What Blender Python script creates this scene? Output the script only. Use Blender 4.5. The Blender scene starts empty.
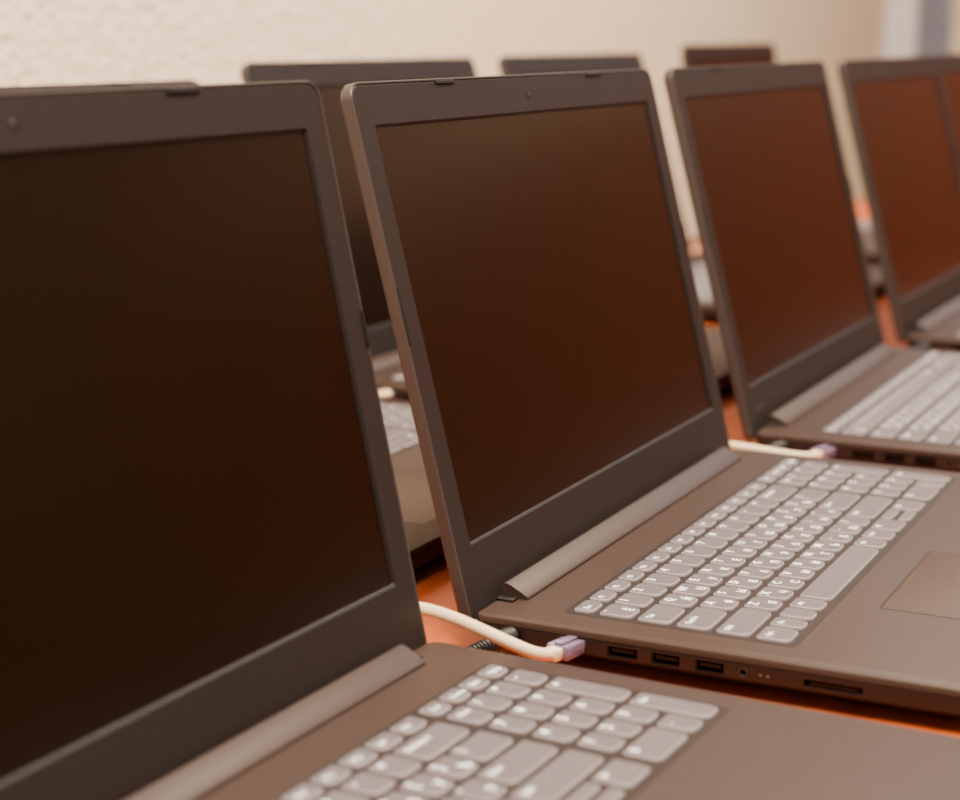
import bpy, bmesh, math
from mathutils import Vector, Matrix
scene=bpy.context.scene
W=0.378; D=0.257; H=0.020

# ------------------------------------------------------------------ materials
def new_mat(name):
    m=bpy.data.materials.new(name); m.use_nodes=True
    nt=m.node_tree; b=nt.nodes['Principled BSDF']
    return m,nt,b
def mat(name,col,rough=.5,spec=.5,metal=0,var=0.0,scale=40,bump=0,bscale=800,emit=None,trans=0,coords='Object'):
    m,nt,b=new_mat(name)
    b.inputs['Base Color'].default_value=(*col,1)
    b.inputs['Roughness'].default_value=rough
    b.inputs['Specular IOR Level'].default_value=spec
    b.inputs['Metallic'].default_value=metal
    b.inputs['Transmission Weight'].default_value=trans
    if emit:
        b.inputs['Emission Color'].default_value=(*emit[0],1); b.inputs['Emission Strength'].default_value=emit[1]
    tc=nt.nodes.new('ShaderNodeTexCoord')
    if var>0:
        n=nt.nodes.new('ShaderNodeTexNoise'); n.inputs['Scale'].default_value=scale; n.inputs['Detail'].default_value=4
        nt.links.new(tc.outputs[coords],n.inputs['Vector'])
        r=nt.nodes.new('ShaderNodeValToRGB')
        r.color_ramp.elements[0].position=.3; r.color_ramp.elements[1].position=.7
        r.color_ramp.elements[0].color=(*[c*(1-var) for c in col],1)
        r.color_ramp.elements[1].color=(*[min(1,c*(1+var)) for c in col],1)
        nt.links.new(n.outputs['Fac'],r.inputs['Fac']); nt.links.new(r.outputs['Color'],b.inputs['Base Color'])
    if bump>0:
        n2=nt.nodes.new('ShaderNodeTexNoise'); n2.inputs['Scale'].default_value=bscale; n2.inputs['Detail'].default_value=3
        nt.links.new(tc.outputs[coords],n2.inputs['Vector'])
        bp=nt.nodes.new('ShaderNodeBump'); bp.inputs['Strength'].default_value=bump; bp.inputs['Distance'].default_value=.002
        nt.links.new(n2.outputs['Fac'],bp.inputs['Height']); nt.links.new(bp.outputs['Normal'],b.inputs['Normal'])
    return m
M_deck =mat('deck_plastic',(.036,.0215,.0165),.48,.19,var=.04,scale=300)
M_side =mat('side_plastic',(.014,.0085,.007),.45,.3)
M_bezel=mat('bezel_plastic',(.0140,.0096,.0086),.5,.22,var=.03,scale=300)
M_shell=mat('lid_shell',(.036,.028,.027),.42,.35)
M_hinge=mat('hinge_plastic',(.032,.020,.016),.45,.2)
M_dark =mat('dark_plastic',(.004,.003,.003),.5,.3)
M_lcd  =mat('lcd_panel',(.0060,.0023,.0009),.24,.40)
M_rubber=mat('rubber',(.006,.005,.005),.7,.2)
M_key  =mat('keycap',(.100,.085,.089),.5,.22)
M_keys =mat('keycap_side',(.22,.19,.195),.5,.4)
M_leg  =mat('legend_print',(.88,.88,.92),.5,.3)
M_metal=mat('port_metal',(.05,.042,.04),.45,.5,metal=1)
M_cable=mat('network_cable_sheath',(.66,.50,.33),.5,.35)
M_plug =mat('clear_plug',(.40,.30,.46),.15,.6,trans=.7)
M_blk  =mat('power_cable_black',(.010,.008,.008),.5,.4)
M_pad  =mat('touchpad_surface',(.042,.0245,.0185),.42,.25)
M_lens =mat('webcam_lens',(.03,.016,.014),.15,.5)

def wood(name,c1,c2,rough=.35,sc=(1.2,14,14)):
    m,nt,b=new_mat(name)
    tc=nt.nodes.new('ShaderNodeTexCoord'); mp=nt.nodes.new('ShaderNodeMapping'); mp.inputs['Scale'].default_value=sc
    n=nt.nodes.new('ShaderNodeTexNoise'); n.inputs['Scale'].default_value=3; n.inputs['Detail'].default_value=6
    r=nt.nodes.new('ShaderNodeValToRGB'); r.color_ramp.elements[0].position=.35; r.color_ramp.elements[1].position=.65
    r.color_ramp.elements[0].color=(*c1,1); r.color_ramp.elements[1].color=(*c2,1)
    L=nt.links; L.new(tc.outputs['Object'],mp.inputs['Vector']); L.new(mp.outputs['Vector'],n.inputs['Vector'])
    L.new(n.outputs['Fac'],r.inputs['Fac']); L.new(r.outputs['Color'],b.inputs['Base Color'])
    b.inputs['Roughness'].default_value=rough
    b.inputs['Specular IOR Level'].default_value=.3
    return m
M_table=wood('table_wood',(.40,.070,.008),(.54,.108,.014),.38)
M_cab_refl  =wood('reflection_cabinet_wood',(.16,.034,.009),(.23,.052,.015),.45)  # red-brown for the added out-of-view block that tints the screen reflections
M_floor=wood('floor_wood',(.05,.022,.01),(.08,.035,.016),.5,(1,8,8))

def wallmat(name,col,scale=95):
    m,nt,b=new_mat(name); L=nt.links
    tc=nt.nodes.new('ShaderNodeTexCoord')
    n=nt.nodes.new('ShaderNodeTexNoise'); n.inputs['Scale'].default_value=scale; n.inputs['Detail'].default_value=3
    v=nt.nodes.new('ShaderNodeTexVoronoi'); v.inputs['Scale'].default_value=scale*.9
    L.new(tc.outputs['Object'],n.inputs['Vector']); L.new(tc.outputs['Object'],v.inputs['Vector'])
    mx=nt.nodes.new('ShaderNodeMath'); mx.operation='ADD'
    L.new(n.outputs['Fac'],mx.inputs[0]); L.new(v.outputs['Distance'],mx.inputs[1])
    r=nt.nodes.new('ShaderNodeValToRGB'); r.color_ramp.elements[0].position=.5; r.color_ramp.elements[1].position=1.2
    r.color_ramp.elements[0].color=(*[c*.93 for c in col],1); r.color_ramp.elements[1].color=(*[min(1,c*1.04) for c in col],1)
    L.new(mx.outputs[0],r.inputs['Fac']); L.new(r.outputs['Color'],b.inputs['Base Color'])
    bp=nt.nodes.new('ShaderNodeBump'); bp.inputs['Strength'].default_value=.8; bp.inputs['Distance'].default_value=.004
    L.new(mx.outputs[0],bp.inputs['Height']); L.new(bp.outputs['Normal'],b.inputs['Normal'])
    b.inputs['Roughness'].default_value=.85; b.inputs['Specular IOR Level'].default_value=.2
    return m
M_wall =wallmat('stucco_cream',(.91,.765,.575),110)
M_wallf=wallmat('wall_paint_olive',(.22,.165,.095))
M_wains_refl=wood('reflection_wainscot_wood',(.03,.012,.005),(.05,.02,.008),.5)  # dark tone for the added panel mirrored low in the screens
M_ceil =mat('ceiling_white',(.8,.75,.68),.9)
M_white=mat('white_trim',(.82,.8,.84),.5)
M_curt =mat('curtain_fabric',(.36,.37,.46),.9,var=.1,scale=8)

# ------------------------------------------------------------------ mesh helpers
class MB:
    def __init__(s): s.v=[];s.f=[];s.m=[];s.mats=[]
    def mi(s,m):
        if m not in s.mats: s.mats.append(m)
        return s.mats.index(m)
    def loft(s,rings,m,capb=True,capt=True,mtop=None):
        n=len(rings[0]); o=len(s.v)
        for r in rings: s.v+= [tuple(p) for p in r]
        k=s.mi(m)
        for i in range(len(rings)-1):
            for j in range(n):
                a=o+i*n+j; b=o+i*n+(j+1)%n
                s.f.append((a,b,b+n,a+n)); s.m.append(k)
        if capb: s.f.append(tuple(o+j for j in range(n-1,-1,-1))); s.m.append(k)
        if capt: s.f.append(tuple(o+(len(rings)-1)*n+j for j in range(n))); s.m.append(s.mi(mtop or m))
    def box(s,x0,x1,y0,y1,z0,z1,m,bev=0.0):
        b=min(bev,(x1-x0)*.45,(y1-y0)*.45,(z1-z0)*.45)
        if b<=0:
            R=lambda z:[(x0,y0,z),(x1,y0,z),(x1,y1,z),(x0,y1,z)]
            s.loft([R(z0),R(z1)],m)
        else:
            R=lambda i,z:[(p[0],p[1],z) for p in rr(x0+i,x1-i,y0+i,y1-i,b,2)]
            s.loft([R(b,z0),R(b*.3,z0+b*.3),R(0,z0+b),R(0,z1-b),R(b*.3,z1-b*.3),R(b,z1)],m)
    def mesh(s,name,smooth=True):
        me=bpy.data.meshes.new(name); me.from_pydata(s.v,[],s.f)
        for m in s.mats: me.materials.append(m)
        me.polygons.foreach_set('material_index',s.m)
        me.update()
        bm=bmesh.new(); bm.from_mesh(me); bmesh.ops.recalc_face_normals(bm,faces=bm.faces); bm.to_mesh(me); bm.free()
        if smooth:
            me.polygons.foreach_set('use_smooth',[True]*len(me.polygons))
            me.set_sharp_from_angle(angle=math.radians(30))
        return me
def rr(x0,x1,y0,y1,r,n=5):
    """rounded rectangle, CCW. r: float or (bl,br,tr,tl)"""
    if not isinstance(r,tuple): r=(r,)*4
    mx=min(x1-x0,y1-y0)/2*.999
    r=[max(1e-5,min(q,mx)) for q in r]
    C=[(x0+r[0],y0+r[0],r[0],180),(x1-r[1],y0+r[1],r[1],270),(x1-r[2],y1-r[2],r[2],0),(x0+r[3],y1-r[3],r[3],90)]
    P=[]
    for cx,cy,q,a in C:
        for i in range(n+1):
            t=math.radians(a+90*i/n); P.append((cx+q*math.cos(t),cy+q*math.sin(t)))
    return P
def link(ob,parent=None):
    scene.collection.objects.link(ob)
    if parent: ob.parent=parent
    return ob
def obj(name,me,parent=None): return link(bpy.data.objects.new(name,me),parent)

# ------------------------------------------------------------------ BASE body (one mesh, ports really cut in)
def ring(i,z,rad=.011,x0=0,x1=W,y0=-D,y1=-.0025,n=6):
    q=max(rad-i*.5,.002); k=max(.005-i*.5,.0015)
    return [(p[0],p[1],z) for p in rr(x0+i,x1-i,y0+i,y1-i,(q,q,k,k),n)]
b=MB()
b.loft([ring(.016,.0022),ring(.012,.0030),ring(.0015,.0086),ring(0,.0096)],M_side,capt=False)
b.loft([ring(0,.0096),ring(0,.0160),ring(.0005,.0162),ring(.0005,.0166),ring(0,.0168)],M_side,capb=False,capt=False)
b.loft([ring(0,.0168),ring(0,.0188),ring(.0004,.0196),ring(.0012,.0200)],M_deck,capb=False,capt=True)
me0=b.mesh('base_raw')
bm=bmesh.new(); bm.from_mesh(me0); bmesh.ops.remove_doubles(bm,verts=bm.verts,dist=1e-6); bmesh.ops.recalc_face_normals(bm,faces=bm.faces); bm.to_mesh(me0); bm.free()
base_raw=obj('base_raw',me0)
c=MB()
PORTS=[('jack',-.022,.0078,.0058),('lan',-.051,.0125,.0066),('hdmi',-.0747,.0145,.0052),('usb',-.0948,.0132,.0056),('usb',-.1147,.0132,.0056),('aud',-.1295,.0044,.0044),('led',-.1372,.0016,.0016),('led',-.1405,.0016,.0016),('sd',-.1685,.025,.0030)]
zc=.0126
for k,y,w,h in PORTS:
    r={'jack':.0028,'aud':.0021,'led':.0007,'hdmi':.0008}.get(k,.0005)
    P=rr(y-w/2,y+w/2,zc-h/2,zc+h/2,r,4)
    d=.007 if k!='led' else .0006
    c.loft([[(-.003,p[0],p[1]) for p in P],[(d,p[0],p[1]) for p in P]],M_dark)
c.loft([[(W-.0006,p[0],p[1]) for p in rr(-.21,-.075,.0098,.0155,.001,3)],[(W+.003,p[0],p[1]) for p in rr(-.21,-.075,.0098,.0155,.001,3)]],M_dark)
cut=obj('cut',c.mesh('cut',False))
md=base_raw.modifiers.new('b','BOOLEAN'); md.object=cut; md.operation='DIFFERENCE'; md.solver='EXACT'
try: md.material_mode='TRANSFER'
except Exception: pass
bpy.context.view_layer.update()
dg=bpy.context.evaluated_depsgraph_get()
ME_BASE=bpy.data.meshes.new_from_object(base_raw.evaluated_get(dg)); ME_BASE.name='base_body'
ME_BASE.set_sharp_from_angle(angle=math.radians(30))
bpy.data.objects.remove(base_raw); bpy.data.objects.remove(cut)

# port inserts, feet
b=MB()
for k,y,w,h in PORTS:
    if k in('usb','hdmi'):
        P=rr(y-w/2+.0001,y+w/2-.0001,zc-h/2+.0001,zc+h/2-.0001,.0004,3); Q=rr(y-w/2+.0006,y+w/2-.0006,zc-h/2+.0006,zc+h/2-.0006,.0003,3)
        b.loft([[(.0058,p[0],p[1]) for p in P],[(.0006,p[0],p[1]) for p in P],[(.0006,p[0],p[1]) for p in Q],[(.0058,p[0],p[1]) for p in Q]],M_metal,False,False)
        b.box(.001,.0062,y-w*.36,y+w*.36,zc-.0002,zc+.0012,M_dark)
    if k=='led': b.box(.0001,.0006,y-.0004,y+.0004,zc-.0004,zc+.0004,M_keys)
    if k=='aud':
        P=[(math.cos(t*math.tau/12),math.sin(t*math.tau/12)) for t in range(12)]
        b.loft([[(.004,y+p[0]*.0021,zc+p[1]*.0021) for p in P],[(-.0001,y+p[0]*.0021,zc+p[1]*.0021) for p in P],[(-.0001,y+p[0]*.0016,zc+p[1]*.0016) for p in P],[(.004,y+p[0]*.0016,zc+p[1]*.0016) for p in P]],M_shell,False,False)
    if k=='sd': b.box(.0012,.004,y-w/2+.002,y+w/2-.002,zc-.0010,zc+.0002,M_side)
for (x,y) in ((.035,-.225),(W-.035,-.225),(.035,-.03),(W-.035,-.03)):
    b.box(x-.018,x+.018,y-.005,y+.005,0,.0026,M_rubber,.001)
ME_PORT=b.mesh('ports_and_feet')

# ------------------------------------------------------------------ hinge bar
b=MB()
prof=[(-.0165,.0196),(-.0163,.0212),(-.0155,.0220),(-.0075,.0262),(-.0050,.0270),(-.0034,.0264),(-.0028,.0248),(-.0028,.0196)]
X=[.029,.0296,W-.0296,W-.029]
S=[.0008,0,0,.0008]
b.loft([[(x,y*1.0+(-.010-y)*(s*60),z-(z-.0196)*s*60*.6) for (y,z) in prof] for x,s in zip(X,S)],M_hinge)
for x0,x1 in((.0225,.0286),(W-.0286,W-.0225)):
    b.box(x0,x1,-.0115,-.0026,.0197,.0212,M_dark,.0004)
ME_HINGE=b.mesh('hinge_bar')

# ------------------------------------------------------------------ keyboard
U=.0181
KX,KY,KW,KD=.0220,-.0398,.3390,.1045
KT=.0214
b=MB(); legends=[]
b.loft([[(p[0],p[1],.0199) for p in rr(KX-.0022,KX+KW+.0022,KY-KD-.0022,KY+.0022,.004)],[(p[0],p[1],.02008) for p in rr(KX-.0022,KX+KW+.0022,KY-KD-.0022,KY+.0022,.004)]],M_side,capb=False)
def key(x,y,w,h,txt='',alt=''):
    g=.0016
    x0,x1,y0,y1=x+g,x+w-g,y-h+g,y-g
    R=(.0036,.0036,.0014,.0014) if h>.008 else .0012
    def K(i,z): return [(p[0],p[1],z) for p in rr(x0+i,x1-i,y0+i,y1-i,tuple(max(q-i*.6,.0005) for q in R) if isinstance(R,tuple) else R,3)]
    b.loft([K(-.0001,.0200),K(0,.0208)],M_keys,False,False)
    b.loft([K(0,.0208),K(.0002,KT-.0002)],M_keys,False,False)
    b.loft([K(.0002,KT-.0002),K(.0005,KT)],M_keys,False,False)
    b.loft([K(.0005,KT),K(.0008,KT-.00003)],M_key,False,True)
    if txt: legends.append((txt,x0+.0024,y1-.0056 if h>.015 else y1-.0062,.0056 if len(txt)==1 else .0034,False))
    if alt: legends.append((alt,x1-.0066,y0+.0022,.0052,True))
RH=[.0125]+[.0184]*5
num='1234567890-='
rows=[
 [(1,t,'') for t in ['Esc','F1','F2','F3','F4','F5','F6','F7','F8','F9','F10','F11','F12','Ins','Prt']],
 [(1,'`','Ё')]+[(1,c,'') for c in num]+[(2,'Backspace','')],
 [(1.5,'Tab','')]+[(1,a,r) for a,r in zip('QWERTYUIOP[]','ЙЦУКЕНГШЩЗХЪ')]+[(1.5,'\\','')],
 [(1.75,'CapsLk','')]+[(1,a,r) for a,r in zip("ASDFGHJKL;'",'ФЫВАПРОЛДЖЭ')]+[(2.25,'Enter','')],
 [(2.2,'Shift','')]+[(1,a,r) for a,r in zip('ZXCVBNM,./','ЯЧСМИТЬБЮ.')]+[(2.8,'Shift','')],
 [(1.1,'Ctrl',''),(.8,'Fn',''),(.85,'',''),(.95,'Alt',''),(5.4,'',''),(.95,'Alt',''),(1.05,'Ctrl','')]]
y=KY
YS=[]
for ri,row in enumerate(rows):
    x=KX; YS.append(y)
    for w,t,a in row:
        key(x,y,w*U,RH[ri],t,a); x+=w*U
    if ri==5:
        aw=(KX+15*U-x)/3
        x0=x
        key(x0,y,aw,RH[5],'<'); key(x0+aw,y,aw,RH[5]/2,'');key(x0+aw,y-RH[5]/2,aw,RH[5]/2,'');key(x0+2*aw,y,aw,RH[5],'>')
    y-=RH[ri]
nx=KX+15*U+.0035; nw=.016
NP=[['Del','Home','End','PgUp'],['Num','/','*','-'],['7','8','9',None],['4','5','6','+'],['1','2','3',None]]
for ri,r in enumerate(NP):
    for ci,t in enumerate(r):
        if t is None: continue
        if t=='+': key(nx+3*nw,YS[2],nw,2*RH[1],'+')
        else: key(nx+ci*nw,YS[ri],nw,RH[ri],t)
key(nx+3*nw,YS[4],nw,2*RH[1],'Ent')
key(nx,YS[5],2*nw,RH[5],'0'); key(nx+2*nw,YS[5],nw,RH[5],'.')
cache={}
def txtmesh(t):
    if t in cache: return cache[t]
    cu=bpy.data.curves.new('t','FONT'); cu.body=t; cu.size=1; cu.resolution_u=1; cu.offset=.02
    o=bpy.data.objects.new('t',cu); scene.collection.objects.link(o)
    bpy.context.view_layer.update()
    m=bpy.data.meshes.new_from_object(o.evaluated_get(bpy.context.evaluated_depsgraph_get()))
    cache[t]=([tuple(v.co) for v in m.vertices],[tuple(p.vertices) for p in m.polygons])
    bpy.data.objects.remove(o); bpy.data.meshes.remove(m)
    return cache[t]
k=b.mi(M_leg)
for t,x,y,s,_ in legends:
    V,F=txtmesh(t); o=len(b.v)
    s*=1.15
    b.v+=[(x+p[0]*s,y+p[1]*s,KT+.00004) for p in V]
    b.f+=[tuple(o+i for i in f) for f in F]; b.m+=[k]*len(F)
ME_KEYS=b.mesh('keyboard')

# ------------------------------------------------------------------ touchpad
b=MB()
tx0,tx1,ty1,ty0=.0925,.1975,-.1655,-.2385
o_=lambda i,z:[(p[0],p[1],z) for p in rr(tx0-i,tx1+i,ty0-i,ty1+i,.0015)]
b.loft([o_(.0008,.0198),o_(.0008,.02006)],M_dark,False,True)
b.loft([o_(-.0001,.0198),o_(-.0001,.02008),o_(-.0003,.02014)],M_pad,False,True)
ME_PADM=b.mesh('touchpad')

# ------------------------------------------------------------------ LID (local: x=u, y=depth (front face y=0, back y=.0068), z=v)
LH=.2468; v0=.0318; v1=v0+.1938; u0=(W-.3442)/2; u1=W-u0
b=MB()
def LR(i,yy,rad=.0085,x0=0,x1=W,z0=-.003,z1=LH):
    return [(p[0],yy,p[1]) for p in rr(x0+i,x1-i,z0+i,z1-i,(max(.004-i*.5,.002),max(.004-i*.5,.002),max(rad-i*.6,.002),max(rad-i*.6,.002)),7)]
b.loft([LR(.004,.0072),LR(.0012,.0066),LR(0,.0050),LR(0,.0006),LR(.0003,.0001),LR(.0008,0),LR(.0011,.0001),LR(.0013,.0007)],M_shell,True,False)
def rect8(x0,x1,z0,z1,r,yy): return [(p[0],yy,p[1]) for p in rr(x0,x1,z0,z1,r,7)]
b.loft([LR(.0013,.0007),LR(.0018,.0003),rect8(u0-.0014,u1+.0014,v0-.0014,v1+.0014,.0016,.0003)],M_bezel,False,False)
b.loft([rect8(u0-.0014,u1+.0014,v0-.0014,v1+.0014,.0016,.0003),rect8(u0-.0004,u1+.0004,v0-.0004,v1+.0004,.001,.0009)],M_dark,False,False)
b.loft([rect8(u0-.0004,u1+.0004,v0-.0004,v1+.0004,.001,.0009),rect8(u0,u1,v0,v1,.0006,.0016)],M_dark,False,False)
def bump(xa,xb,za,zb): 
    P=lambda i,yy:[(p[0],yy,p[1]) for p in rr(xa+i,xb-i,za+i,zb-i,.0005,3)]
    b.loft([P(0,.0008),P(0,-.0003),P(.0003,-.0006)],M_rubber,False,True)
for cx in(.094,W-.094): bump(cx-.010,cx+.010,LH-.0030,LH-.0012)
bump(.0008,.0026,.127,.154); bump(W-.0020,W-.0008,.132,.148)
P=lambda r,yy,cx=W/2,cz=(v1+LH)/2:[(cx+r*math.cos(-t*math.tau/16),yy,cz+r*math.sin(-t*math.tau/16)) for t in range(16)]
b.loft([P(.0030,.0006),P(.0030,.0001),P(.0026,.0001)],M_dark,False,True)
b.loft([P(.0015,.0003),P(.0012,-.0001)],M_lens,False,True)
b.loft([P(.0006,.0006,W/2+.016),P(.0006,.0002,W/2+.016)],M_dark,False,True)
ME_LID=b.mesh('lid_frame')
b=MB()
b.v+= [(u0-.0002,.0015,v0-.0002),(u1+.0002,.0015,v0-.0002),(u1+.0002,.0015,v1+.0002),(u0-.0002,.0015,v1+.0002)]
b.f.append((0,1,2,3)); b.m.append(b.mi(M_lcd))
ME_LCD=b.mesh('lcd',False)
V,F=txtmesh('Lumivo')
b=MB(); s=.0072
b.v+=[(.0175+p[0]*s,.00022,.0135+p[1]*s) for p in V]; b.f+=F; b.m+=[b.mi(M_shell)]*len(F)
ME_BRAND=b.mesh('brand_print',False)

# ------------------------------------------------------------------ cables
def curve(name,pts,rad,m,parent=None):
    cu=bpy.data.curves.new(name,'CURVE'); cu.dimensions='3D'; cu.bevel_depth=rad; cu.bevel_resolution=5; cu.resolution_u=10; cu.use_fill_caps=True
    sp=cu.splines.new('NURBS'); sp.points.add(len(pts)-1)
    for q,p in zip(sp.points,pts): q.co=(*p,1)
    sp.use_endpoint_u=True; sp.order_u=4
    cu.materials.append(m)
    return obj(name,cu,parent)
b=MB()
b.box(-.0115,.0050,-.0057,.0057,-.0031,.0031,M_plug,.0006)
b.box(-.0105,.0020,-.0022,.0022,.0032,.0044,M_plug,.0004)
b.box(-.0170,-.0111,-.0036,.0036,-.0029,.0029,M_cable,.0012)
ME_RJ=b.mesh('plug')
b=MB()
def cyl(prof,m):
    b.loft([[(x,r*math.cos(t*math.tau/16),r*math.sin(t*math.tau/16)) for t in range(16)] for x,r in prof],m)
cyl([(.0055,.0026),(0.0005,.0026)],M_metal)
cyl([(-.0002,.0040),(-.0008,.0046),(-.013,.0046),(-.0145,.0036)],M_blk)
pr=[]
x=-.0145
for i in range(9):
    pr+= [(x,.0037-i*.00012),(x-.0012,.0037-i*.00012),(x-.0013,.0026-i*.0001),(x-.0020,.0026-i*.0001)]; x-=.0021
cyl(pr,M_blk)
ME_PWR=b.mesh('power_plug')

CAB_A=[(-.0150,-.0480,.0127),(-.022,-.0457,.0135),(-.028,-.038,.018),(-.0300,-.016,.0255),(-.0285,.000,.0285),(-.0240,.020,.0280),(-.016,.045,.020),(-.012,.065,.006),(-.014,.085,.0029),(-.02,.13,.0029),(-.028,.17,.0029)]
CAB_L=[(-.0150,-.0480,.0127),(-.022,-.0457,.0125),(-.029,-.037,.014),(-.032,-.02,.016),(-.034,.000,.0175),(-.034,.020,.018),(-.030,.045,.012),(-.024,.065,.005),(-.02,.085,.0029),(-.02,.13,.0029),(-.028,.17,.0029)]
CAB_B=[(-.0150,-.0480,.0127),(-.022,-.0515,.014),(-.032,-.064,.021),(-.043,-.078,.0245),(-.054,-.082,.0245),(-.060,-.065,.0245),(-.052,-.035,.024),(-.035,.0,.014),(-.03,.03,.0035),(-.03,.055,.0029),(-.03,.085,.0029)]
def laptop(x,y,rz,lean,cab=CAB_A,power=True,brand=False):
    e=bpy.data.objects.new('laptop',None); e.empty_display_size=.05; link(e)
    e.location=(x,y,0); e.rotation_euler=(0,0,rz)
    for n_,m_ in(('base_body',ME_BASE),('ports_and_feet',ME_PORT),('hinge_bar',ME_HINGE),('keyboard',ME_KEYS),('touchpad',ME_PADM)):
        obj(n_,m_,e)
    for n_,m_ in(('lid_frame',ME_LID),('lcd_panel',ME_LCD))+((('brand_print',ME_BRAND),) if brand else ()):
        o=obj(n_,m_,e); o.location=(0,-.0010,.0174); o.rotation_euler=(-lean,0,0)
    if cab:
        a=bpy.data.objects.new('network_cable',None); a.empty_display_size=.02; link(a); a.location=(x,y,0); a.rotation_euler=(0,0,rz)
        o=obj('rj45_plug',ME_RJ,a); o.location=(-.0008,-.051,zc); o.rotation_euler=(0,0,math.radians(-12))
        curve('cable_sheath',cab,.0028,M_cable,a)
    if power:
        a=bpy.data.objects.new('power_cable',None); a.empty_display_size=.02; link(a); a.location=(x,y,0); a.rotation_euler=(0,0,rz)
        o=obj('power_plug',ME_PWR,a); o.location=(-.0006,-.022,zc); o.rotation_euler=(0,0,math.radians(-14))
        d=Vector((-math.cos(math.radians(14)),math.sin(math.radians(14)),0))
        p=[Vector((-.0006,-.022,zc))+d*t for t in(.014,.030,.036)]
        e2=.17 if y<.2 else .09
        curve('cord',[tuple(q) for q in p]+[(-.0375,.004,.0085),(-.034,.03,.0022),(-.028,.05,.0020),(-.032,.07,.0020),(-.036,e2,.0020)],.0019,M_blk,a)
    return e

laptop(0,0,0,.2545)
laptop(-.4182,.0160,-.0400,.2190)
laptop(.428,.0022,.006,.2644,cab=CAB_L,brand=True)
laptop(.8655,.0037,.0032,.2672,cab=None)
laptop(1.262,.012,.0,.262,cab=None)
laptop(.036,.328,-.011,.425,cab=None,power=False)
laptop(.4589,.3434,-.0143,.292,cab=CAB_B)
laptop(.959,.3651,-.0095,.297,cab=CAB_B)
laptop(1.462,.390,0,.14,cab=CAB_B)

# ------------------------------------------------------------------ table
t=bpy.data.objects.new('table',None); link(t)
b=MB(); b.box(-1.05,2.35,-.40,.485,-.028,0,M_table,.002); obj('table_top',b.mesh('table_top'),t)
b=MB()
for x in(-.95,.62,2.22): b.box(x,x+.028,-.34,.44,-.75,-.0281,M_table,.001)
b.box(-.92,2.22,.28,.298,-.42,-.0281,M_table,.001)
obj('table_panels',b.mesh('table_panels'),t)

# ------------------------------------------------------------------ room
XR=4.24
def room(name,x0,x1,y0,y1,z0,z1,m):
    b=MB(); b.box(x0,x1,y0,y1,z0,z1,m); return obj(name,b.mesh(name,False))
room('floor',-3.1,XR+.1,-3.6,.95,-.85,-.75,M_floor)
room('ceiling',-3.1,XR+.1,-3.6,.95,2.0,2.1,M_ceil)
room('wall_back',-3.1,XR,.85,.95,-.75,2.0,M_wall)
room('wall_front',-3.1,XR,-3.6,-3.5,-.75,2.0,M_wallf)
room('reflection_wainscot',-3.0,XR-.6,-3.499,-3.47,-.749,.35,M_wains_refl)  # unseen dark panel, added so reflections darken towards the screen bottoms
room('wall_left',-3.1,-3.0,-3.5,.85,-.75,2.0,M_wall)
b=MB(); wy0,wy1,wz0,wz1=-.9,.45,.95,1.8
b.box(XR,XR+.1,-3.6,.95,-.75,wz0,M_wall); b.box(XR,XR+.1,-3.6,.95,wz1,2.0,M_wall)
b.box(XR,XR+.1,-3.6,wy0,wz0,wz1,M_wall); b.box(XR,XR+.1,wy1,.95,wz0,wz1,M_wall)
obj('wall_right',b.mesh('wall_right',False))
b=MB()
for (a0,a1,c0,c1) in((wy0,wy1,wz0,wz0+.05),(wy0,wy1,wz1-.05,wz1),(wy0,wy0+.05,wz0+.05,wz1-.05),(wy1-.05,wy1,wz0+.05,wz1-.05),((wy0+wy1)/2-.03,(wy0+wy1)/2+.03,wz0+.05,wz1-.05)):
    b.box(XR+.02,XR+.07,a0,a1,c0,c1,M_white,.004)
b.box(XR-.1,XR+.04,wy0-.04,wy1+.04,wz0-.03,wz0,M_white,.006)
obj('window_1',b.mesh('window_1'))
b=MB(); b.box(XR-.04,XR-.001,.752,.845,-.74,1.99,M_white,.005); obj('trim_1',b.mesh('trim_1'))
b=MB(); n=60
ys=[.745-.085*i/n for i in range(n+1)]
f=lambda i:XR-.07+.022*math.sin(i/n*math.tau*2.5)
front=[(f(i)-.002,ys[i]) for i in range(n+1)]; backp=[(f(i)+.002,ys[i]) for i in range(n,-1,-1)]
b.loft([[(p[0],p[1],z) for p in front+backp] for z in(-.72,1.93)],M_curt); obj('curtain',b.mesh('curtain'))
cb=MB()
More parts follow.
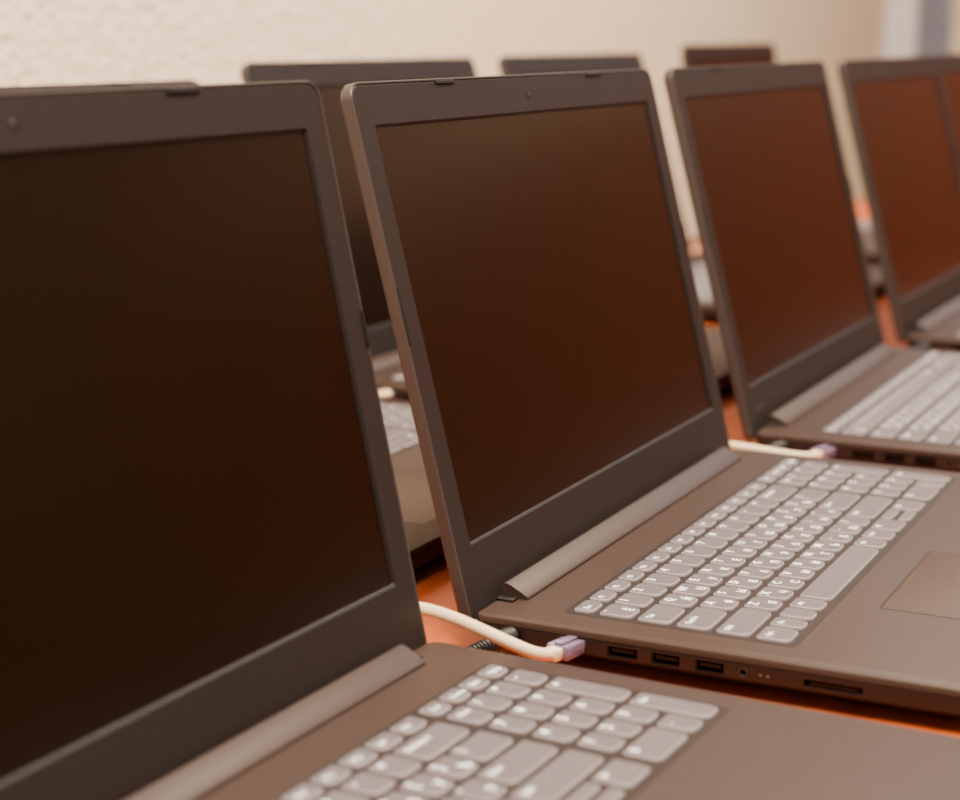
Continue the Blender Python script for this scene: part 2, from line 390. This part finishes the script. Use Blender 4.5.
cb.box(XR-.56,XR-.02,-3.3,.22,-.75,.80,M_cab_refl,.004)  # unseen, added so the screens reflect red-brown instead of cream wall
for i in range(6):
    ya=-3.28+i*.58; cb.box(XR-.578,XR-.561,ya,ya+.57,-.68,.78,M_cab_refl,.003)
    cb.box(XR-.595,XR-.579,ya+.49,ya+.505,-.1,.05,M_metal,.002)
obj('reflection_cabinet',cb.mesh('reflection_cabinet'))

# ------------------------------------------------------------------ lights
def area(name,loc,size,power,col,rot=(0,0,0)):
    l=bpy.data.lights.new(name,'AREA'); l.shape='RECTANGLE'; l.size,l.size_y=size; l.energy=power; l.color=col
    o=bpy.data.objects.new(name,l); o.location=loc; o.rotation_euler=rot; link(o)
area('overhead_fill',(-.6,-.3,1.97),(1.2,.6),185,(1,.87,.72))  # area lamps added under the ceiling for enough room light, no fixtures
area('overhead_fill.001',(1.6,-.4,1.97),(1.2,.6),120,(1,.84,.68))
area('overhead_fill.002',(.8,-2.4,1.97),(1.2,.6),75,(1,.85,.70))  # added fill, also brightens the front wall that the screens reflect
w=bpy.data.worlds.new('sky'); scene.world=w; w.use_nodes=True
w.node_tree.nodes['Background'].inputs['Color'].default_value=(.75,.85,1,1)
w.node_tree.nodes['Background'].inputs['Strength'].default_value=4

# ------------------------------------------------------------------ camera
cam=bpy.data.cameras.new('camera'); co=bpy.data.objects.new('camera',cam); link(co)
cam.sensor_width=36; cam.lens=1840.9/960*36; cam.clip_start=.01
yaw,pit,rol=.44827,-.19952,.00701
f=Vector((math.cos(yaw)*math.cos(pit),math.sin(yaw)*math.cos(pit),math.sin(pit)))
r=f.cross(Vector((0,0,1))).normalized(); u=r.cross(f)
r2=r*math.cos(rol)+u*math.sin(rol); u2=-r*math.sin(rol)+u*math.cos(rol)
Mx=Matrix((r2,u2,-f)).transposed().to_4x4(); Mx.translation=Vector((-.71871,-.35042,.28026))
co.matrix_world=Mx
cam.dof.use_dof=True; cam.dof.focus_distance=.88; cam.dof.aperture_fstop=6.5
scene.camera=co
